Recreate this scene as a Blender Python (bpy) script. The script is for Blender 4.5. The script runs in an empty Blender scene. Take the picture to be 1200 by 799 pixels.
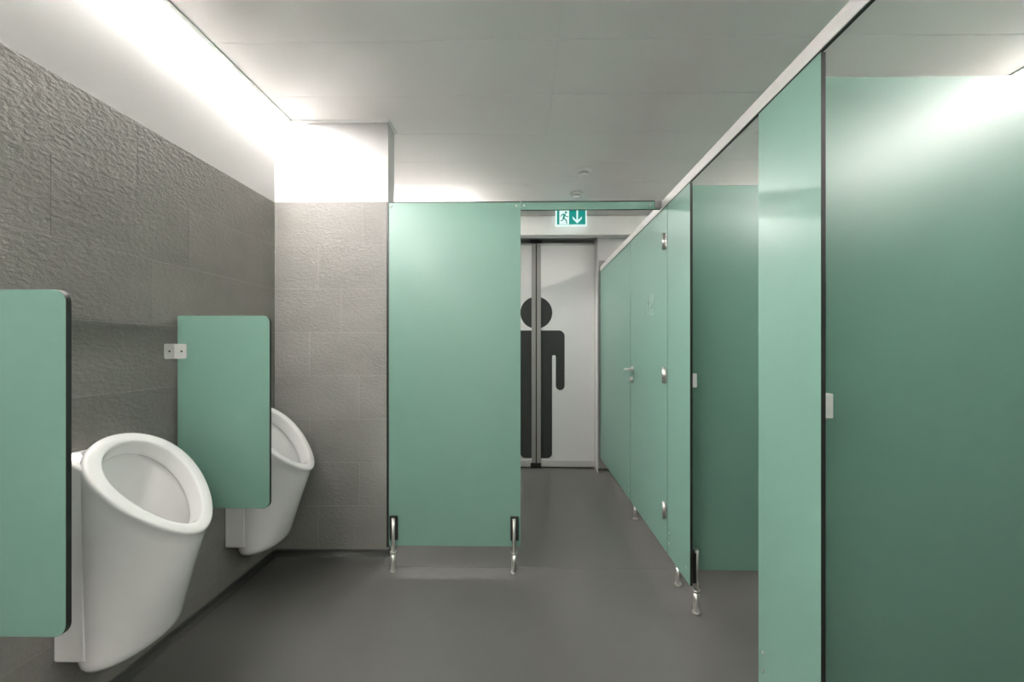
import bpy, bmesh, math, random
from mathutils import Vector, Matrix

random.seed(4)
S = bpy.context.scene
COL = S.collection
PI = math.pi

# ------------------------------------------------------------------ camera, world, exposure
F = 470.0
YAW = 0.01504
cam = bpy.data.cameras.new('camera')
camo = bpy.data.objects.new('camera', cam)
COL.objects.link(camo)
camo.location = (0, 0, 1.25)
camo.rotation_euler = (PI / 2, 0, YAW)
cam.sensor_width = 36
cam.lens = F / 1200 * 36
cam.shift_x = -(606.93 - 600) / 1200
cam.shift_y = (408.0 - 399.5) / 1200
cam.clip_start = 0.02
S.camera = camo

w = bpy.data.worlds.new('world')
S.world = w
w.use_nodes = True
w.node_tree.nodes['Background'].inputs[0].default_value = (0.5, 0.5, 0.5, 1)
w.node_tree.nodes['Background'].inputs[1].default_value = 0.1
S.view_settings.view_transform = 'Standard'
S.view_settings.look = 'None'
S.view_settings.gamma = 1
S.view_settings.use_curve_mapping = False
S.view_settings.exposure = 2.33
LAMP = 54.0          # strip light diffusers
LAMP_STALL = 26.0
LAMP_END = 40.0
LAMP_ROOM = 1.6       # ceiling luminaires behind the camera

# ------------------------------------------------------------------ dimensions (metres)
XL, XR = -1.505, 2.55          # left and right wall faces
YB, YE = -1.7, 4.05            # wall behind the camera, end wall face
ZC = 2.62                      # ceiling
XS = 0.768                     # stall front plane
PT = 0.013                     # panel thickness
TZ0, TH = 0.04, 0.2613         # tile courses
TILE_TOP = TZ0 + 8 * TH

# ------------------------------------------------------------------ materials
def mat(name, col, rough=0.5, metal=0.0, coat=0.0, spec=0.5, emit=None, emit_s=0.0):
    m = bpy.data.materials.new(name)
    m.use_nodes = True
    b = m.node_tree.nodes['Principled BSDF']
    b.inputs['Base Color'].default_value = (*col, 1)
    b.inputs['Roughness'].default_value = rough
    b.inputs['Metallic'].default_value = metal
    b.inputs['Coat Weight'].default_value = coat
    b.inputs['Specular IOR Level'].default_value = spec
    if emit:
        b.inputs['Emission Color'].default_value = (*emit, 1)
        b.inputs['Emission Strength'].default_value = emit_s
    return m

def N(m, kind, **kw):
    n = m.node_tree.nodes.new(kind)
    for k, v in kw.items():
        setattr(n, k, v)
    return n

def link(m, a, b):
    m.node_tree.links.new(a, b)

def noise_fx(m, scale, detail=4, rough_amp=0.0, bump=0.0, dist=0.01, col_amp=0.0, stretch=None):
    """fine procedural grain: colour, roughness and relief from world position"""
    b = m.node_tree.nodes['Principled BSDF']
    g = N(m, 'ShaderNodeNewGeometry')
    src = g.outputs['Position']
    if stretch:
        mp = N(m, 'ShaderNodeMapping')
        mp.inputs['Scale'].default_value = stretch
        link(m, src, mp.inputs[0]); src = mp.outputs[0]
    n = N(m, 'ShaderNodeTexNoise')
    n.inputs['Scale'].default_value = scale
    n.inputs['Detail'].default_value = detail
    link(m, src, n.inputs['Vector'])
    if bump:
        bp = N(m, 'ShaderNodeBump')
        bp.inputs['Strength'].default_value = bump
        bp.inputs['Distance'].default_value = dist
        link(m, n.outputs['Fac'], bp.inputs['Height'])
        link(m, bp.outputs[0], b.inputs['Normal'])
    if col_amp:
        c = b.inputs['Base Color'].default_value[:]
        mx = N(m, 'ShaderNodeMix', data_type='RGBA')
        mx.inputs[6].default_value = tuple(v * (1 - col_amp) for v in c[:3]) + (1,)
        mx.inputs[7].default_value = tuple(min(1, v * (1 + col_amp)) for v in c[:3]) + (1,)
        link(m, n.outputs['Fac'], mx.inputs[0])
        link(m, mx.outputs[2], b.inputs['Base Color'])
    if rough_amp:
        mr = N(m, 'ShaderNodeMapRange')
        r = b.inputs['Roughness'].default_value
        mr.inputs['To Min'].default_value = r - rough_amp
        mr.inputs['To Max'].default_value = r + rough_amp
        link(m, n.outputs['Fac'], mr.inputs['Value'])
        link(m, mr.outputs[0], b.inputs['Roughness'])
    return m

def stone(name, col, relief, dist):
    """riven stone tile: coarse hummocks and fine grain, slight tint per tile"""
    m = mat(name, col, 0.62, spec=0.35)
    b = m.node_tree.nodes['Principled BSDF']
    g = N(m, 'ShaderNodeNewGeometry')
    mp = N(m, 'ShaderNodeMapping'); mp.inputs['Scale'].default_value = (1, 1, 1.5)
    link(m, g.outputs['Position'], mp.inputs[0])
    n1 = N(m, 'ShaderNodeTexNoise'); n1.inputs['Scale'].default_value = 52; n1.inputs['Detail'].default_value = 4
    n1.inputs['Distortion'].default_value = 0.1
    n2 = N(m, 'ShaderNodeTexNoise'); n2.inputs['Scale'].default_value = 150; n2.inputs['Detail'].default_value = 5
    n3 = N(m, 'ShaderNodeTexNoise'); n3.inputs['Scale'].default_value = 3.0; n3.inputs['Detail'].default_value = 4
    for n in (n1, n2, n3):
        link(m, mp.outputs[0], n.inputs['Vector'])
    ad = N(m, 'ShaderNodeMath', operation='MULTIPLY_ADD')
    ad.inputs[1].default_value = 0.28
    link(m, n2.outputs['Fac'], ad.inputs[0]); link(m, n1.outputs['Fac'], ad.inputs[2])
    bp = N(m, 'ShaderNodeBump'); bp.inputs['Strength'].default_value = relief; bp.inputs['Distance'].default_value = dist
    link(m, ad.outputs[0], bp.inputs['Height']); link(m, bp.outputs[0], b.inputs['Normal'])
    oi = N(m, 'ShaderNodeObjectInfo')
    hs = N(m, 'ShaderNodeHueSaturation')
    hs.inputs['Color'].default_value = (*col, 1)
    mr = N(m, 'ShaderNodeMapRange'); mr.inputs['To Min'].default_value = 0.94; mr.inputs['To Max'].default_value = 1.06
    link(m, oi.outputs['Random'], mr.inputs['Value'])
    mm = N(m, 'ShaderNodeMath', operation='MULTIPLY')
    mr2 = N(m, 'ShaderNodeMapRange'); mr2.inputs['To Min'].default_value = 0.8; mr2.inputs['To Max'].default_value = 1.2
    link(m, n3.outputs['Fac'], mr2.inputs['Value'])
    link(m, mr.outputs[0], mm.inputs[0]); link(m, mr2.outputs[0], mm.inputs[1])
    link(m, mm.outputs[0], hs.inputs['Value'])
    link(m, hs.outputs[0], b.inputs['Base Color'])
    return m

M = {}
M['tile'] = stone('riven_grey_stone', (0.2, 0.192, 0.174), 0.62, 0.012)
M['tile_lit'] = stone('lit_grey_stone', (0.25, 0.242, 0.227), 0.5, 0.01)  # same stone, strong light on the wing wall put into its lighter colour
M['grout'] = mat('grout', (0.38, 0.37, 0.345), 0.9)
M['plaster'] = noise_fx(mat('white_plaster', (0.51, 0.506, 0.5), 0.75, spec=0.2), 160, 4, bump=0.12, dist=0.002)
M['paint'] = mat('white_paint', (0.88, 0.87, 0.85), 0.5)
M['ceiling'] = noise_fx(mat('ceiling_panel_lacquer', (0.92, 0.885, 0.87), 0.34, spec=0.5), 2.0, 2, rough_amp=0.02)
M['seam'] = mat('ceiling_seam', (0.88, 0.88, 0.86), 0.6)
M['trim'] = mat('pale_grey_trim', (0.5, 0.5, 0.49), 0.4)
M['floor'] = noise_fx(mat('grey_vinyl', (0.098, 0.096, 0.089), 0.3, spec=0.45), 400, 3, bump=0.05, dist=0.001, col_amp=0.06)
M['cove'] = mat('dark_vinyl_skirting', (0.09, 0.09, 0.083), 0.28)
M['green'] = noise_fx(mat('green_laminate', (0.155, 0.288, 0.232), 0.35, spec=0.62), 900, 2, bump=0.03, dist=0.0005)
M['core'] = mat('black_core_edge', (0.012, 0.012, 0.011), 0.45)
M['black'] = mat('black_plastic', (0.01, 0.01, 0.01), 0.4)
M['alu'] = noise_fx(mat('satin_aluminium', (0.6, 0.592, 0.575), 0.38, metal=0.25), 60, 3, rough_amp=0.05)
M['dark_alu'] = mat('brushed_door_frame', (0.34, 0.33, 0.315), 0.35, metal=0.5)
M['cornice'] = mat('grey_cornice', (0.4, 0.39, 0.375), 0.5)
M['lamp_room'] = mat('room_lamp_diffuser', (0.9, 0.9, 0.9), 0.5, emit=(1, 0.97, 0.94), emit_s=LAMP_ROOM)
M['lamp_end'] = mat('end_lamp_diffuser', (0.9, 0.9, 0.9), 0.5, emit=(1, 0.96, 0.935), emit_s=LAMP_END)
M['cap'] = mat('white_cap', (0.75, 0.75, 0.74), 0.45)
M['steel'] = noise_fx(mat('brushed_steel', (0.62, 0.61, 0.58), 0.3, metal=0.95), 80, 3, rough_amp=0.05, stretch=(1, 1, 0.05))
M['hole'] = mat('dark_screw', (0.08, 0.075, 0.07), 0.4, metal=0.6)
M['ceramic'] = mat('white_ceramic', (0.75, 0.745, 0.73), 0.18, coat=0.35)
M['ceramic'].node_tree.nodes['Principled BSDF'].inputs['Coat Roughness'].default_value = 0.06
M['door_white'] = noise_fx(mat('satin_white_glass', (0.82, 0.81, 0.8), 0.28, spec=0.5), 900, 2, bump=0.01, dist=0.0003)
M['figure'] = mat('dark_figure_print', (0.028, 0.03, 0.028), 0.45)
M['sign_green'] = mat('sign_green', (0.0, 0.2, 0.17), 0.4, emit=(0.0, 0.3, 0.25), emit_s=0.13)
M['sign_white'] = mat('sign_white', (0.8, 0.85, 0.84), 0.4, emit=(0.8, 1.0, 0.97), emit_s=0.13)
M['plastic'] = mat('white_plastic', (0.82, 0.82, 0.79), 0.4)
M['vent'] = mat('grey_plastic', (0.25, 0.25, 0.24), 0.5)
M['sign_line'] = mat('etched_line', (0.1, 0.2, 0.16), 0.5)
M['sign_plate'] = mat('pale_green_plate', (0.24, 0.37, 0.31), 0.35)
M['lamp'] = mat('lamp_diffuser', (0.9, 0.9, 0.9), 0.5, emit=(1, 0.96, 0.935), emit_s=LAMP)
M['lamp_stall'] = mat('stall_lamp_diffuser', (0.9, 0.9, 0.9), 0.5, emit=(1, 0.96, 0.935), emit_s=LAMP_STALL)

# ------------------------------------------------------------------ object helpers
def meshobj(name, bm, mats, parent=None, smooth=False):
    me = bpy.data.meshes.new(name)
    bm.normal_update()
    bm.to_mesh(me); bm.free()
    for m in (mats if isinstance(mats, (list, tuple)) else [mats]):
        me.materials.append(M[m])
    if smooth:
        for p in me.polygons: p.use_smooth = True
    o = bpy.data.objects.new(name, me)
    COL.objects.link(o)
    if parent: o.parent = parent
    return o

def tag(o, label=None, cat=None, group=None, kind=None):
    if label: o['label'] = label
    if cat: o['category'] = cat
    if group: o['group'] = group
    if kind: o['kind'] = kind
    return o

def thing(name, loc, label, cat, group=None):
    o = bpy.data.objects.new(name, None)
    o.empty_display_size = 0.1
    COL.objects.link(o)
    o.location = loc
    return tag(o, label, cat, group)

def box(bm, x0, x1, y0, y1, z0, z1, bev=0.0, mi=0, seg=2):
    vs = [bm.verts.new((x, y, z)) for x in (x0, x1) for y in (y0, y1) for z in (z0, z1)]
    q = [(0, 1, 3, 2), (4, 6, 7, 5), (0, 4, 5, 1), (2, 3, 7, 6), (0, 2, 6, 4), (1, 5, 7, 3)]
    fs = [bm.faces.new([vs[i] for i in f]) for f in q]
    for f in fs: f.material_index = mi
    if bev:
        es = list({e for f in fs for e in f.edges})
        bmesh.ops.bevel(bm, geom=es, offset=bev, segments=seg, profile=0.5, affect='EDGES')
    return bm

def bx(*a, **k):
    return box(bmesh.new(), *a, **k)

def cyl(bm, p0, p1, r0, r1=None, n=20, cap=True, mi=0):
    p0, p1 = Vector(p0), Vector(p1)
    r1 = r0 if r1 is None else r1
    d = (p1 - p0).normalized()
    a = d.orthogonal().normalized(); b = d.cross(a)
    A = [bm.verts.new(p0 + (a * math.cos(2 * PI * i / n) + b * math.sin(2 * PI * i / n)) * r0) for i in range(n)]
    B = [bm.verts.new(p1 + (a * math.cos(2 * PI * i / n) + b * math.sin(2 * PI * i / n)) * r1) for i in range(n)]
    for i in range(n):
        f = bm.faces.new((A[i], A[(i + 1) % n], B[(i + 1) % n], B[i])); f.material_index = mi; f.smooth = True
    if cap:
        f = bm.faces.new(A[::-1]); f.material_index = mi
        f = bm.faces.new(B); f.material_index = mi
    return bm

def prism(bm, pts, axis, a0, a1, mi=0, side_mi=None):
    """extrude a 2D outline; axis 'x': pts=(y,z), 'y': pts=(x,z), 'z': pts=(x,y)"""
    def P(u, v, a):
        return {'x': (a, u, v), 'y': (u, a, v), 'z': (u, v, a)}[axis]
    A = [bm.verts.new(P(u, v, a0)) for u, v in pts]
    B = [bm.verts.new(P(u, v, a1)) for u, v in pts]
    n = len(pts)
    for f in (bm.faces.new(A), bm.faces.new(B[::-1])):
        f.material_index = mi
    for i in range(n):
        f = bm.faces.new((A[i], B[i], B[(i + 1) % n], A[(i + 1) % n]))
        f.material_index = mi if side_mi is None else side_mi
    bmesh.ops.recalc_face_normals(bm, faces=bm.faces[:])
    return bm

def rrect(x0, x1, z0, z1, r, corners=(1, 1, 1, 1), n=8):
    """rounded rectangle outline; corners = (x0z0, x1z0, x1z1, x0z1)"""
    out = []
    spec = [((x0, z0), (r, r), PI, corners[0]), ((x1, z0), (-r, r), 1.5 * PI, corners[1]),
            ((x1, z1), (-r, -r), 0, corners[2]), ((x0, z1), (r, -r), 0.5 * PI, corners[3])]
    for (cx, cz), (dx, dz), a0, on in spec:
        if not on:
            out.append((cx, cz)); continue
        for i in range(n + 1):
            a = a0 + 0.5 * PI * i / n
            out.append((cx + dx + abs(dx) * math.cos(a), cz + dz + abs(dz) * math.sin(a)))
    return out

def copy_tree(o, parent=None):
    c = o.copy(); COL.objects.link(c); c.parent = parent
    for ch in list(o.children):
        copy_tree(ch, c)
    return c

def panel(name, parent, axis, pts, a0, a1):
    """compact laminate board: coloured faces, black core showing on its edges"""
    bm = prism(bmesh.new(), pts, axis, a0, a1, 0, 1)
    o = meshobj(name, bm, ['green', 'core'], parent)
    bv = o.modifiers.new('soft_edge', 'BEVEL'); bv.width = 0.0012; bv.segments = 2; bv.limit_method = 'ANGLE'
    bv.harden_normals = False
    return o

def screw(parent, p, axis, r=0.006):
    """domed screw head; axis is the outward normal"""
    bm = bmesh.new()
    p = Vector(p); d = Vector(axis)
    cyl(bm, p, p + d * 0.0015, r, r * 0.9, 14)
    cyl(bm, p + d * 0.0015, p + d * 0.0028, r * 0.9, r * 0.5, 14)
    return meshobj('screw', bm, 'steel', parent)

# ------------------------------------------------------------------ the setting
def structure(name, bm, m, label=None):
    return tag(meshobj(name, bm, m), label, kind='structure')

flo = structure('floor', bx(XL - .2, XR + .2, YB - .1, 4.5, -0.1, 0.0), 'floor', 'matt grey vinyl floor of the washroom')
o = meshobj('floor_seam', bx(-0.82, 0.83, 2.288, 2.2915, 0.0, 0.0008), 'cove', flo)

wl = structure('wall_left', bx(XL - .2, XL - 0.012, YB - .1, 4.5, 0, 2.9), 'plaster', 'left wall, riven grey stone tiles below white plaster')
meshobj('plaster_band', bx(XL - 0.012, XL - 0.004, YB, YE, TILE_TOP + 0.001, 2.76), 'plaster', wl)
wr = structure('wall_right', bx(XR, XR + .2, YB - .1, 4.5, 0, 2.9), 'paint', 'wall behind the toilet stalls')
wb = structure('wall_back', bx(XL - .2, XR + .2, YB - .2, YB, 0, 2.9), 'paint', 'wall behind the camera')

# end wall with the opening of the double door
OX0, OX1, OZ = -0.50, 0.745, 2.40
bm = bmesh.new()
box(bm, XL - .2, OX0, YE, YE + .22, 0, 2.9)
box(bm, OX1, XR + .2, YE, YE + .22, 0, 2.9)
box(bm, OX0, OX1, YE, YE + .22, OZ, 2.9)
we = structure('wall_end', bm, 'plaster', 'end wall around the tall white double door')
structure('wall_corridor', bx(OX0 - .2, OX1 + .2, 4.5, 4.6, 0, 2.9), 'plaster')

# wing wall (the pillar) on the left
WX, WY0, WY1 = -0.819, 2.4, 2.52
ww = structure('wall_wing', bx(XL - .012, WX, WY0 + 0.009, WY1, 0, 2.76), 'plaster', 'short wing wall standing out from the left wall, tiled below')
meshobj('plaster_band', bx(XL - .004, WX + .001, WY0 + 0.003, WY0 + 0.01, TILE_TOP + 0.001, 2.62), 'plaster', ww)

# tiles ----------------------------------------------------------
tile_cache = {}
def tile(parent, axis, u0, u1, z0, z1, face, m, out=0.0, depth=0.011):
    """one stone tile; axis 'x': lies on a wall of constant x (u is y), 'y': constant y (u is x)"""
    g = 0.0006
    wdt = u1 - u0 - 2 * g; hgt = z1 - z0 - 2 * g
    key = (axis, round(wdt, 4), m)
    if key not in tile_cache:
        bm = bmesh.new()
        if axis == 'x':
            box(bm, -depth, 0, 0, wdt, 0, hgt, bev=0.0004, seg=1)
        else:
            box(bm, 0, wdt, 0, depth, 0, hgt, bev=0.0004, seg=1)
        o = meshobj('stone_tile', bm, m, parent)
        tile_cache[key] = o.data
    else:
        o = bpy.data.objects.new('stone_tile', tile_cache[key]); COL.objects.link(o); o.parent = parent
    o.location = (face + out, u0 + g, z0 + g) if axis == 'x' else (u0 + g, face - out, z0 + g)
    return o

def course(parent, axis, a, b, start, L, row, face, m):
    u = start
    while u > a: u -= L
    while u < b:
        s, e = max(u, a), min(u + L, b)
        if e - s > 0.01:
            tile(parent, axis, s, e, TZ0 + row * TH, TZ0 + (row + 1) * TH, face, m, random.uniform(-0.0003, 0.0004))
        u += L
TL = 0.523
row_start = [1.425, 1.252, 1.425, 1.077, 1.252, 1.598, 1.252, 1.539]
for r in range(8):
    course(wl, 'x', YB, YE, row_start[r], TL, r, XL, 'tile')
col_start = [-1.24, -0.99, -1.292, -0.992, -1.292, -1.10, -1.24, -0.97]
for r in range(8):
    course(ww, 'y', XL + 0.001, WX, col_start[r], TL, r, WY0, 'tile_lit')
for r in range(8):
    course(we, 'y', OX1 + 0.012, XR, OX1 + 0.012 + (0.26 if r % 2 else 0.0), TL, r, YE - 0.011, 'tile_lit')
meshobj('grout_bed', bx(XL - 0.012, XL - 0.0010, YB, YE, TZ0, TILE_TOP), 'grout', wl)
meshobj('grout_bed', bx(XL, WX, WY0 + 0.0010, WY0 + 0.009, TZ0, TILE_TOP), 'grout', ww)

# coved vinyl skirting
def cove(name, pts3, nrm, label):
    """pts3: two end points on the wall line; nrm: direction into the room"""
    a, b = Vector(pts3[0]), Vector(pts3[1]); n = Vector(nrm)
    prof = [(0, TZ0), (0.004, TZ0), (0.006, TZ0 - 0.004)]
    R = 0.026
    for i in range(9):
        t = 0.5 * PI * i / 8
        prof.append((0.006 + R * (1 - math.cos(t)), R + 0.0012 - R * math.sin(t)))
    prof += [(0.034, 0.0), (0, 0.0)]
    bm = bmesh.new()
    A = [bm.verts.new(a + n * u + Vector((0, 0, z))) for u, z in prof]
    B = [bm.verts.new(b + n * u + Vector((0, 0, z))) for u, z in prof]
    k = len(prof)
    bm.faces.new(A); bm.faces.new(B[::-1])
    for i in range(k):
        f = bm.faces.new((A[i], B[i], B[(i + 1) % k], A[(i + 1) % k])); f.smooth = 2 < i < 11
    bmesh.ops.recalc_face_normals(bm, faces=bm.faces[:])
    return structure(name, bm, 'cove', label)
cove('baseboard_left', ((XL - .011, YB, 0), (XL - .011, WY0 + .009, 0)), (1, 0, 0), 'dark coved vinyl skirting under the left stone wall')
cove('baseboard_wing', ((XL, WY0 + .010, 0), (WX, WY0 + .010, 0)), (0, -1, 0), 'dark coved vinyl skirting under the wing wall')
cove('baseboard_wing', ((WX - .002, WY0, 0), (WX - .002, WY1, 0)), (1, 0, 0), None)
cove('baseboard_end', ((OX1 + .0008, YE, 0), (XR, YE, 0)), (0, -1, 0), None)
cove('baseboard_right', ((XR, YB, 0), (XR, YE, 0)), (-1, 0, 0), None)

# ceiling: slab, lacquered panels with open joints, slots for the strip lights
SL0, SL1 = XL, -1.420
SR0, SR1 = 2.445, XR
bm = bmesh.new()
box(bm, XL - .2, XR + .2, YB - .1, 4.5, 2.76, 2.9)
ce = structure('ceiling', bm, 'paint', 'pale lacquered metal panel ceiling')
meshobj('backing', bx(SL1 + .004, SR0 - .004, YB, YE, ZC + 0.004, ZC + 0.02), 'seam', ce)
rows = [1.782 + 0.3875 * k for k in range(-9, 6)] + [YE]
rows = [YB] + [y for y in rows if y > YB + .1]
XM = 0.15
cache = {}
for i in range(len(rows) - 1):
    for (xa, xb) in ((SL1 + .024, XM), (XM, SR0 - .014)):
        g = 0.0008
        key = (round(rows[i + 1] - rows[i], 4), xa)
        wx, wy = xb - xa - 2 * g, rows[i + 1] - rows[i] - 2 * g
        if key not in cache:
            bm = bx(0, wx, 0, wy, 0, 0.004, bev=0.001, seg=1)
            o = meshobj('ceiling_panel', bm, 'ceiling', ce); cache[key] = o.data
        else:
            o = bpy.data.objects.new('ceiling_panel', cache[key]); COL.objects.link(o); o.parent = ce
        o.location = (xa + g, rows[i] + g, ZC)
        o.rotation_euler = (random.uniform(-.0004, .0004), 0, 0)

def trim(name, bm, label=None, m='trim'):
    return tag(meshobj(name, bm, m), label, kind='structure')
trim('trim_1', bx(SL1, SL1 + .024, YB, WY0 + .003, ZC - .006, 2.76, bev=.001), 'white edge profile along the left light slot')
trim('trim_2', bx(SR0 - .014, SR0, YB, YE, ZC - .006, 2.76, bev=.001), 'white edge profile along the light slot over the stalls')
trim('trim_3', bx(SL1, SL1 + .024, WY1, YE, ZC - .006, 2.76, bev=.001))
bm = bmesh.new()
box(bm, XL - .003, WX + .012, WY0 - .012, WY0 + .003, ZC - .016, ZC + .004, bev=.002)
box(bm, WX + .0015, WX + .014, WY0 - .012, WY1 + .012, ZC - .016, ZC + .004, bev=.002)
trim('trim_4', bm, 'slim white trim where the wing wall meets the ceiling', 'cap')

def strip_light(x0, x1, y0, y1, m, label, parts):
    t = thing('strip_light', ((x0 + x1) / 2, y0, 2.70), label, 'lamp', None)
    L = (y1 - y0) / parts
    ea, eb = (x0 + .002, x0 + .014) if x0 < 0 else (x1 - .026, x1 - .003)   # close to the wall
    o = meshobj('housing', bx(x0 + .004 - (x0 + x1) / 2, x1 - .004 - (x0 + x1) / 2, .004, y1 - y0 - .004, 0.0, 0.055), 'plastic', t)
    for k in range(parts):
        meshobj('diffuser', bx(ea - (x0 + x1) / 2, eb - (x0 + x1) / 2, .008 + k * L, (k + 1) * L - .004, -0.078, -0.046, bev=.002), m, t)
    meshobj('carrier', bx(ea - (x0 + x1) / 2, eb - (x0 + x1) / 2, .008, y1 - y0 - .008, -0.045, 0.0), 'plastic', t)
    return t
strip_light(SL0, SL1, YB, WY0, 'lamp', 'long white strip light recessed in the ceiling slot above the urinals', 3)
strip_light(SR0, SR1, YB, YE, 'lamp_stall', 'white strip light in the ceiling slot at the rear of the stalls', 4)

def room_lamp(x0, x1, y, label):
    t = thing('ceiling_lamp', ((x0 + x1) / 2, y, ZC), label, 'lamp', 'ceiling luminaires behind the camera')
    h = (x1 - x0) / 2
    meshobj('housing', bx(-h, h, -.09, .09, -.03, -.001, bev=.003), 'plastic', t)
    meshobj('diffuser', bx(-h + .012, h - .012, -.078, .078, -.045, -.0295, bev=.004), 'lamp_room', t)
room_lamp(-1.25, -.15, -.85, 'long white ceiling luminaire behind the camera, on the urinal side')
room_lamp(-.05, 1.05, -.85, 'long white ceiling luminaire behind the camera, on the stall side')

t = thing('strip_light', (-.955, 3.83, ZC), 'white surface strip light on the ceiling beyond the green partition, left of the passage', 'lamp')
meshobj('housing', bx(-.545, .545, -.04, .04, -.012, -.001, bev=.002), 'plastic', t)
meshobj('diffuser', bx(-.535, .535, -.035, .035, -.0135, -.0115, bev=.0005), 'lamp_end', t)

# bulkhead over the end door
BY = 3.93
bm = bx(XL, XR, BY, YE, 2.36, ZC - .001)
trim('trim_5', bm, 'white bulkhead over the end door', 'paint')
trim('trim_6', bx(XL, XR, BY - .014, BY, 2.543, ZC - .002, bev=.002), 'grey cornice strip above the bulkhead', 'cornice')

# ------------------------------------------------------------------ double door with a big standing figure
DY = 4.19
DC = 0.129
def leaf(n, sgn, label):
    t = bpy.data.objects.new('door_%d' % n, None); COL.objects.link(t)
    t.location = (DC, DY, 0); tag(t, label, kind='structure')
    a, b = 0.006, 0.632
    def X(u0, u1):
        return (u0, u1) if sgn > 0 else (-u1, -u0)
    def part(name, u0, u1, y0, y1, z0, z1, m, bev=.002):
        x0, x1 = X(u0, u1)
        return meshobj(name, bx(x0, x1, y0, y1, z0, z1, bev=bev), m, t)
    part('meeting_stile', a, a + .042, 0, .04, .012, 2.345, 'dark_alu')
    part('outer_stile', b - .024, b, 0, .04, .012, 2.345, 'dark_alu')
    part('bottom_rail', a + .042, b - .024, 0, .04, .012, .078, 'alu')
    part('top_rail', a + .042, b - .024, 0, .04, 2.325, 2.345, 'alu')
    part('infill_panel', a + .040, b - .022, .010, .03, .076, 2.327, 'door_white', 0)
    part('gasket', a - .006, a, .004, .036, .02, 2.335, 'black', 0)
    # printed figure, the half that falls on this leaf
    e = a + .0425
    R, zc = 0.167, 1.622
    pts = []
    t0 = math.acos(e / R)
    for i in range(29):
        th = -t0 + 2 * t0 * i / 28
        pts.append((R * math.cos(th), zc + R * math.sin(th)))
    pts = [(sgn * u, z) for u, z in pts]
    meshobj('figure_head', prism(bmesh.new(), pts, 'y', .0088, .0102), 'figure', t)
    zs, zarm, zb = 1.436, .812, .10
    xo, xi, xt = .296, .204, .165
    body = [(e, zb), (xt - .05, zb)]
    for i in range(1, 9):
        th = -PI / 2 + PI / 2 * i / 8
        body.append((xt - .05 + .05 * math.cos(th), zb + .05 + .05 * math.sin(th)))
    m_ = (xt + xi) / 2; hr = (xi - xt) / 2
    for i in range(9):
        th = PI - PI * i / 8
        body.append((m_ + hr * math.cos(th), 1.16 + hr * math.sin(th)))
    ra = (xo - xi) / 2
    for i in range(13):
        th = PI + PI * i / 12
        body.append((xi + ra + ra * math.cos(th), zarm + ra + ra * math.sin(th)))
    for i in range(9):
        th = PI / 2 * i / 8
        body.append((xo - .06 + .06 * math.cos(th), zs - .06 + .06 * math.sin(th)))
    body.append((e, zs))
    body = [(sgn * u, z) for u, z in body]
    bm = prism(bmesh.new(), body, 'y', .0088, .0102)
    bmesh.ops.triangulate(bm, faces=[f for f in bm.faces if len(f.verts) > 4])
    meshobj('figure_body', bm, 'figure', t)
    return t
leaf(1, 1, 'right leaf of the tall white double door, half of a dark standing figure printed on it')
leaf(2, -1, 'left leaf of the tall white double door, half hidden by the green partition')
bm = bmesh.new()
box(bm, DC - .065, DC + .055, DY - .02, DY + .035, 2.345, 2.372, bev=.003)
trim('trim_7', bm, 'black guide block above the meeting stiles', 'black')
trim('trim_8', bx(DC - .06, DC + .05, DY - .012, DY - .0005, .001, .055, bev=.003), 'black stop at the foot of the double door', 'black')
bm = bmesh.new()
box(bm, OX1 - .005, OX1 + .0005, YE - .012, YE + .2, 0, OZ - .04)
box(bm, OX0 - .012, OX0 + .004, YE - .006, YE + .2, 0, OZ - .04)
trim('trim_9', bm, 'pale jamb lining of the end door', 'trim')

# ------------------------------------------------------------------ toilet stalls
def screw_pair(t, x, y, zs, axis):
    for z in zs: screw(t, (x, y, z), axis)

def foot_behind(t, x, y, n=(1, 0, 0)):
    """adjustable foot clamped to the inner face of a board; x = inner face"""
    n = Vector(n)
    f = meshobj('foot', bmesh.new(), 'steel', t)
    bm = bmesh.new()
    c = Vector((x, y, 0)) + n * 0.034
    def P(z, dx=0): return (c.x + dx, c.y, z)
    cyl(bm, P(0.085), P(.30), .0105, n=18)
    cyl(bm, P(0.10), P(0.112), .017, .017, 20)
    cyl(bm, P(0.0), P(.10), .0145, n=20)
    cyl(bm, P(0.0), P(.008), .019, n=20)
    for s in (-1, 1):
        cyl(bm, (c.x - .014, c.y + s * .006, .105), (c.x - .014, c.y + s * .006, .16), .0022, n=8)
    bm.to_mesh(f.data); bm.free()
    bm = bx(c.x - .034, c.x - .008, c.y - .022, c.y + .022, .15, .292, bev=.004)
    meshobj('shoe', bm, 'black', f)
    return f

RZ0, RZ1 = 2.020, 2.068
def front_panel(y0, y1, label, striker=False, feet=(True, True), near_screws=True):
    ym = (y0 + y1) / 2
    t = thing('stall_front_panel', (XS, ym, 0.0), label, 'partition')
    panel('board', t, 'x', [(y0 - ym, .15), (y1 - ym, .15), (y1 - ym, 2.017), (y0 - ym, 2.017)], 0, PT)
    for on, yy in zip(feet, (y0 + .040, y1 - .027)):
        if on:
            foot_behind(t, PT, yy - ym)
            screw_pair(t, -0.0001, yy - ym, (.215, .272), (-1, 0, 0))
    if striker:
        s = meshobj('latch_striker', bx(PT - .0005, PT + .020, y0 - ym + .001, y0 - ym + .022, 1.068, 1.132, bev=.002), 'alu', t)
    return t
front_panel(1.049, 1.326, 'green stall front panel nearest the camera, narrow and full height', True)
front_panel(1.867, 2.158, 'narrow green stall front panel beside the closed door, steel hinges on its far edge', True)
front_panel(2.906, YE - .012, 'wide green stall front panel at the far end, next to the end wall', False, (True, False))
front_panel(0.215, 0.49, 'green stall front panel just outside the right of the picture', False, (False, False))

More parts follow.
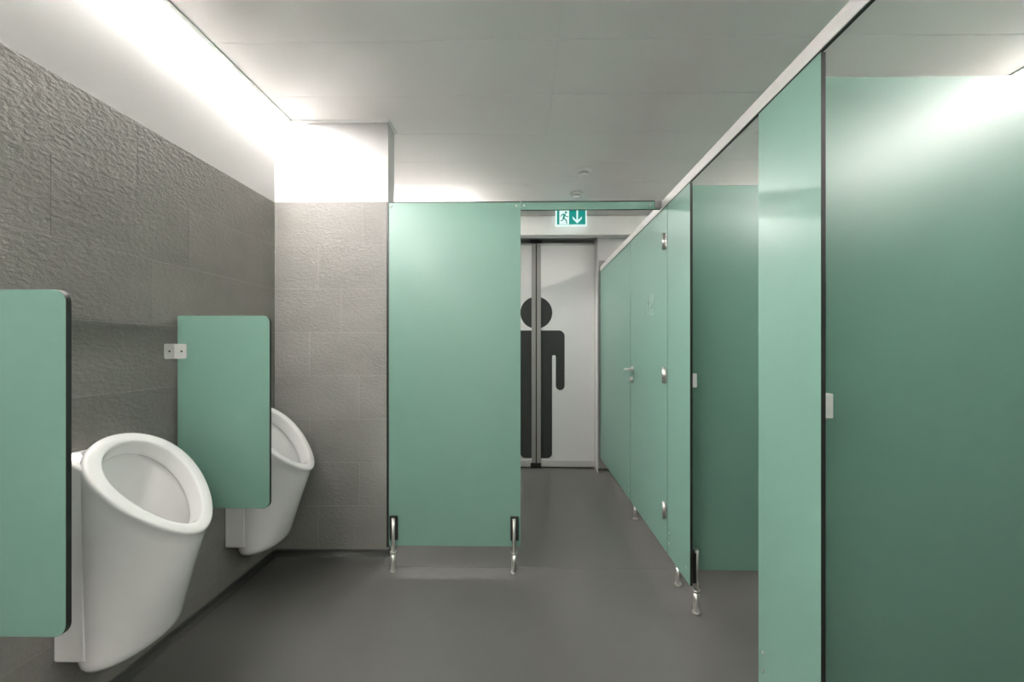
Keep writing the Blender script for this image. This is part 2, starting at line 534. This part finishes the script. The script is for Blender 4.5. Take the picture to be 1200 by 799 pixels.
def hinge(t, y, z):
    h = meshobj('hinge', bx(-.0045, -.0003, y - .026, y - .002, z - .037, z + .037, bev=.001), 'steel', t)
    bm = bmesh.new()
    cyl(bm, (-.0092, y + .002, z - .045), (-.0092, y + .002, z + .045), .0085, n=18)
    meshobj('knuckle', bm, 'steel', h)
    return h

def lever(t, y, z, sy, sx=-1, x0=0.0):
    hd = meshobj('handle', bmesh.new(), 'steel', t)
    bm = bmesh.new()
    def P(dx, dy, dz=0): return (x0 + sx * dx, y + dy, z + dz)
    cyl(bm, P(0, 0), P(.008, 0), .026, n=24)
    cyl(bm, P(.006, 0), P(.052, 0), .0095, n=16)
    cyl(bm, P(.052, -sy * .008), P(.052, sy * .115), .0095, .0085, n=16)
    cyl(bm, P(0, 0, -.072), P(.008, 0, -.072), .024, n=24)
    cyl(bm, P(.006, 0, -.072), P(.018, 0, -.072), .011, n=16)
    box(bm, *(sorted((x0 + sx * .016, x0 + sx * .028))), y - .004, y + .004, z - .09, z - .054, bev=.001)
    bm.to_mesh(hd.data); bm.free()
    return hd

# closed door
y0, y1 = 2.162, 2.902
t = thing('stall_door', (XS, y1, 0.0), 'closed green stall door with a lever handle and three steel hinges', 'door')
panel('board', t, 'x', [(y0 - y1, .15), (0, .15), (0, 2.017), (y0 - y1, 2.017)], 0, PT)
for z in (1.83, 1.104, .372):
    hinge(t, y0 - y1 + .027, z)
lever(t, -.055, 1.10, -1)
# sign on the closed door: plate, wheeled seat figure and standing figure
sp = meshobj('door_sign', prism(bmesh.new(), rrect(-.53, -.385, 1.448, 1.575, .006, n=3), 'x', -.0018, -.0001), 'sign_plate', t)
bm = bmesh.new()
fr = -.0024
def linebox(ya, yb, za, zb): box(bm, fr, -.0016, min(ya, yb), max(ya, yb), min(za, zb), max(za, zb))
linebox(-.387, -.390, 1.452, 1.571); linebox(-.455, -.387, 1.452, 1.455); linebox(-.455, -.387, 1.568, 1.571)
linebox(-.455, -.458, 1.452, 1.571)
linebox(-.526, -.523, 1.47, 1.535); linebox(-.526, -.47, 1.467, 1.470)
meshobj('outline', bm, 'sign_line', sp)
bm = bmesh.new()
cyl(bm, (fr, -.422, 1.557), (-.0016, -.422, 1.557), .008, n=14)
prism(bm, [(-.437, 1.543), (-.407, 1.543), (-.412, 1.512), (-.432, 1.512)], 'x', fr, -.0016)
prism(bm, [(-.430, 1.508), (-.414, 1.508), (-.418, 1.468), (-.426, 1.468)], 'x', fr, -.0016)
cyl(bm, (fr, -.492, 1.522), (-.0016, -.492, 1.522), .006, n=12)
prism(bm, [(-.500, 1.513), (-.484, 1.513), (-.482, 1.492), (-.466, 1.492), (-.466, 1.486), (-.500, 1.486)], 'x', fr, -.0016)
meshobj('pictogram', bm, 'sign_line', sp)

# stall doors standing open inwards (behind the front panels)
def open_door(y, label):
    t = thing('stall_door', (XS + PT + .002, y, 0.0), label, 'door')
    panel('board', t, 'y', [(.012, .15), (.55, .15), (.55, 2.012), (.012, 2.012)], 0, PT)
    hd = meshobj('handle', bmesh.new(), 'steel', t)
    bm = bmesh.new()
    cyl(bm, (.49, 0, 1.1), (.49, -.05, 1.1), .0095, n=16)
    cyl(bm, (.50, -.05, 1.1), (.385, -.05, 1.1), .0095, n=16)
    cyl(bm, (.49, 0, 1.1), (.49, -.008, 1.1), .026, n=24)
    bm.to_mesh(hd.data); bm.free()
open_door(1.328, 'green stall door standing open inside the middle stall')
open_door(0.495, 'green stall door standing open inside the nearest stall')

def divider(y, label):
    t = thing('stall_divider', (XS + PT + .001, y, 0.0), label, 'partition')
    L = XR - (XS + PT + .001) - .004
    panel('board', t, 'y', [(0, .15), (L, .15), (L, 2.058), (0, 2.058)], 0, PT)
    f = meshobj('foot', bmesh.new(), 'steel', t)
    bm = bmesh.new()
    cyl(bm, (L * .6, PT / 2, 0), (L * .6, PT / 2, .149), .012, n=16)
    cyl(bm, (L * .6, PT / 2, 0), (L * .6, PT / 2, .008), .02, n=16)
    bm.to_mesh(f.data); bm.free()
    for z in (.35, 1.1, 1.85):
        meshobj('wall_bracket', bx(L - .03, L, -.012, 0, z - .03, z + .03, bev=.002), 'steel', t)
    return t
divider(1.209, 'large dark green divider filling the right of the picture, beside the nearest stall')
divider(2.002, 'green divider seen through the open middle stall')
divider(.24, 'green divider outside the right of the picture')

# head rail
t = thing('head_rail', (XS, 0, RZ0), 'long satin aluminium rail along the top of the green stall fronts', 'rail')
meshobj('profile', bx(-.002, .0105, YB + .3, YE - .012, .002, RZ1 - RZ0, bev=.0015), 'alu', t)
meshobj('gasket', bx(.0005, .0085, YB + .3, YE - .012, -.0015, .0022), 'black', t)

# ------------------------------------------------------------------ partition across the room, and its transom
PY = 2.245
t = thing('partition_panel', (-.773, PY, 0), 'tall green partition board between the pillar and the passage, on two steel feet', 'partition')
Wd = .754
panel('board', t, 'y', [(.013, .14), (Wd, .14), (Wd, 2.067), (.013, 2.067)], 0, PT)
meshobj('edge_seal', bx(0, .0128, -.001, PT + .001, .13, 2.072, bev=.001), 'black', t)
meshobj('top_cap', bx(.013, Wd, -.001, PT + .001, 2.0672, 2.0725, bev=.001), 'black', t)
for x in (.028, Wd - .024):
    screw(t, (x, -.0001, 2.047), (0, -1, 0))
for x in (.040, Wd - .036):
    f = meshobj('foot', bmesh.new(), 'steel', t)
    bm = bmesh.new()
    yy = -.008
    cyl(bm, (x, yy, .09), (x, yy, .30), .0105, n=20)
    cyl(bm, (x, yy, .103), (x, yy, .113), .0175, n=20)
    cyl(bm, (x, yy, 0), (x, yy, .105), .0145, n=20)
    cyl(bm, (x, yy, 0), (x, yy, .006), .018, n=20)
    bm.to_mesh(f.data); bm.free()
    meshobj('shoe', bx(x - .021, x + .025, -.010, -.0002, .175, .312, bev=.004), 'black', f)
t = thing('transom_panel', (-.773 + Wd + .002, PY, 2.024), 'slim green transom board spanning the passage below the ceiling', 'partition')
TW = XS - .006 - (-.773 + Wd + .002)
panel('board', t, 'y', [(0, 0), (TW, 0), (TW, .043), (0, .043)], 0, PT)
meshobj('top_cap', bx(0, TW - .036, -.001, PT + .001, .0432, .0485, bev=.001), 'black', t)
for x in (.02, TW - .06):
    screw(t, (x, -.0001, .024), (0, -1, 0))
meshobj('bracket', bx(TW - .034, TW + .001, -.012, -.0005, .003, .0475, bev=.002), 'vent', t)

# ------------------------------------------------------------------ urinal screens
def urinal_screen(y, label):
    t = thing('urinal_screen', (XL, y, .562), label, 'partition')
    panel('board', t, 'y', rrect(.015, .415, 0, .828, .030, (0, 1, 1, 0)), 0, PT)
    for z in (.675, .15):
        pts = rrect(0.0025, .056, z - .032, z + .032, .009, (0, 1, 1, 0), 5)
        br = meshobj('bracket', prism(bmesh.new(), pts, 'y', -.0035, -.0002), 'alu', t)
        pts = rrect(-.05, -.0002, z - .032, z + .032, .009, (1, 0, 0, 1), 5)
        meshobj('wall_flange', prism(bmesh.new(), pts, 'x', .0012, .0045), 'alu', br)
        meshobj('screw', cyl(bmesh.new(), (.036, -.0035, z), (.036, -.0046, z), .0045, n=14), 'hole', br)
        meshobj('screw', cyl(bmesh.new(), (.0045, -.028, z), (.0056, -.028, z), .0045, n=14), 'hole', br)
    return t
urinal_screen(.938, 'nearer green urinal screen with rounded corners, at the left edge')
urinal_screen(1.703, 'farther green urinal screen between the two urinals, steel bracket at its top')

# ------------------------------------------------------------------ urinals
def loft(bm, rings, close=True):
    V = [[bm.verts.new(p) for p in r] for r in rings]
    n = len(V[0])
    for a, b in zip(V[:-1], V[1:]):
        for i in range(n):
            f = bm.faces.new((a[i], a[(i + 1) % n], b[(i + 1) % n], b[i])); f.smooth = True
    return V

NR = 72
ALPHA, EGG = .818, .237
RL, RW = .237, .177
RC = Vector((.195, 0, .770))                 # rim centre, from the wall foot
eu = Vector((math.cos(ALPHA), 0, -math.sin(ALPHA)))      # towards the lip
en = Vector((math.sin(ALPHA), 0, math.cos(ALPHA)))       # out of the rim plane
def rim_ring(off, depth, shift=0.0, k=1.0):
    out = []
    for i in range(NR):
        t = 2 * PI * i / NR
        u = math.cos(t); v = math.sin(t) * (1 - EGG * math.cos(t))
        p = RC + eu * (u * (RL - off) * k + shift) + Vector((0, v * (RW - off * 1.03) * k, 0)) - en * depth
        out.append(p)
    return out
def low_ring(z, xb, xf, wy):
    out = []
    for i in range(NR):
        t = 2 * PI * i / NR
        cx, ax = (xb + xf) / 2, (xf - xb) / 2
        cu = math.cos(t); sv = math.sin(t)
        out.append(Vector((cx + ax * cu, wy * math.copysign(abs(sv) ** .9, sv), z)))
    return out
def mix(a, b, k):
    return [p.lerp(q, k) for p, q in zip(a, b)]

def make_urinal(label):
    t = thing('urinal', (XL, 0, 0), label, 'urinal')
    bm = bmesh.new()
    rings = []
    # inner bowl from the bottom up
    floorr = low_ring(.42, .10, .22, .07)
    bowl_top = rim_ring(.048, .062)
    drain = low_ring(.40, .145, .165, .01)
    rings += [drain, mix(floorr, drain, .4), floorr, mix(floorr, bowl_top, .25), mix(floorr, bowl_top, .5), mix(floorr, bowl_top, .75), mix(floorr, bowl_top, .93), bowl_top]
    rings += [rim_ring(.050, .0585), rim_ring(.0555, .0560), rim_ring(.0565, .050), rim_ring(.053, .036), rim_ring(.048, .018), rim_ring(.0455, .008)]
    rings += [rim_ring(.043, .002), rim_ring(.039, 0), rim_ring(.024, -.0005), rim_ring(.009, 0), rim_ring(.004, .0014), rim_ring(.001, .005), rim_ring(0, .012)]
    # outer body
    top = rim_ring(0.0015, .022)
    low = low_ring(.235, .004, .205, .163)
    rings.append(top)
    for k in (.08, .2, .35, .5, .65, .8, .92):
        r = mix(top, low, k)
        rings.append(r)
    rings.append(low)
    rings += [low_ring(.214, .006, .197, .157), low_ring(.198, .010, .182, .145), low_ring(.190, .02, .16, .115), low_ring(.188, .04, .13, .07)]
    for r in rings[:13]:
        for p in r:
            if p.x < .048: p.x = .048 + (p.x - .048) * .08
    for r in rings:
        for p in r:
            if p.x < .003: p.x = .003
    V = loft(bm, rings)
    bm.faces.new(V[-1])
    bm.faces.new(V[0][::-1])
    bmesh.ops.recalc_face_normals(bm, faces=bm.faces[:])
    b = meshobj('bowl', bm, 'ceramic', t)
    # back casing against the wall
    pl = [(.0015, -.167), (.105, -.167), (.105, -.132), (.040, -.124), (.040, .124), (.105, .132), (.105, .167), (.0015, .167)]
    bm = prism(bmesh.new(), pl, 'z', .245, .905)
    for v in bm.verts:
        if v.co.z > .9: v.co.z = min(.905, .770 + (.195 - v.co.x) * math.tan(ALPHA) - .006)
    es = [e for e in bm.edges if not all(.03 < v.co.x < .05 or abs(v.co.y) < .15 for v in e.verts)]
    bmesh.ops.bevel(bm, geom=es, offset=.008, segments=3, profile=.5, affect='EDGES')
    bk = meshobj('back_casing', bm, 'ceramic', t)
    # drain grate inside the bowl
    bm = bmesh.new()
    cyl(bm, (.155, 0, .401), (.155, 0, .405), .03, n=24)
    meshobj('drain_grate', bm, 'steel', t)
    return t
u1 = make_urinal('large white ceramic urinal nearest the camera, in front of the middle green screen')
u1.location = (XL, 1.424, 0)
u1['group'] = 'wall hung urinals'
u2 = copy_tree(u1)
u2.location = (XL, 2.16, 0)
u2['label'] = 'white ceramic urinal by the pillar, half hidden behind the green screen'

# ------------------------------------------------------------------ ceiling detectors
def detector(x, y, label):
    t = thing('smoke_detector', (x, y, ZC - .001), label, 'detector', 'ceiling detectors')
    bm = bmesh.new()
    cyl(bm, (0, 0, 0), (0, 0, -.008), .056, .058, 32); cyl(bm, (0, 0, -.008), (0, 0, -.022), .058, .050, 32)
    meshobj('base', bm, 'plastic', t)
    bm = bmesh.new(); cyl(bm, (0, 0, -.022), (0, 0, -.032), .036, .036, 24)
    meshobj('vent_ring', bm, 'vent', t)
    bm = bmesh.new(); cyl(bm, (0, 0, -.031), (0, 0, -.040), .040, .036, 28); cyl(bm, (0, 0, -.040), (0, 0, -.047), .036, .018, 28)
    meshobj('sensor_cap', bm, 'plastic', t)
detector(.462, 3.10, 'white round smoke detector on the ceiling, the nearer of the two')
detector(.463, 3.55, 'white round smoke detector on the ceiling just above the transom, the farther one')

# ------------------------------------------------------------------ exit sign
EX0, EX1, EZ0, EZ1, EY = .304, .600, 2.424, 2.596, 3.85
t = thing('exit_sign', ((EX0 + EX1) / 2, EY, EZ1), 'green and white exit sign with running figure and down arrow, above the passage', 'sign')
hw = (EX1 - EX0) / 2; H = EZ1 - EZ0
meshobj('housing', bx(-hw, hw, 0, .03, -H, 0, bev=.002), 'sign_white', t)
meshobj('ceiling_mount', bx(-.06, .06, .004, .026, 0, ZC - EZ1 - .0005, bev=.002), 'plastic', t)
b_ = .012
gp = meshobj('green_face', bx(-hw + b_, hw - b_, -.0015, .001, -H + b_, -b_), 'sign_green', t)
wx0, wx1 = -hw + .036, -hw + .128
wf = meshobj('white_door_field', bx(wx0, wx1, -.003, -.001, -H + b_ + .003, -b_ - .004), 'sign_white', t)
bm = bmesh.new()
cx = (wx0 + wx1) / 2
def poly(pts, y0=-.0042, y1=-.0028):
    prism(bm, [(cx + u, -H + v) for u, v in pts], 'y', y0, y1)
cyl(bm, (cx + .016, -.0042, -H + .126), (cx + .016, -.0028, -H + .126), .011, n=16)
poly([(-.004, .116), (.012, .112), (.002, .072), (-.016, .076)])
poly([(-.004, .116), (-.026, .108), (-.038, .088), (-.032, .084), (-.020, .100), (.0, .104)])
poly([(.010, .110), (.020, .090), (.038, .090), (.038, .083), (.016, .083), (.004, .100)])
poly([(-.014, .078), (.002, .074), (-.010, .050), (-.034, .040), (-.038, .048), (-.018, .056)])
poly([(-.006, .076), (.004, .072), (.024, .052), (.028, .022), (.019, .022), (.015, .047), (-.006, .066)])
meshobj('running_figure', bm, 'sign_green', t)
bm = bmesh.new()
cx = (wx1 + hw - b_) / 2
poly([(-.008, H - .016), (.008, H - .016), (.008, .045), (-.008, .045)])
poly([(0, .020), (.044, .066), (.044, .088), (0, .043)])
poly([(0, .020), (0, .043), (-.044, .088), (-.044, .066)])
meshobj('down_arrow', bm, 'sign_white', t)
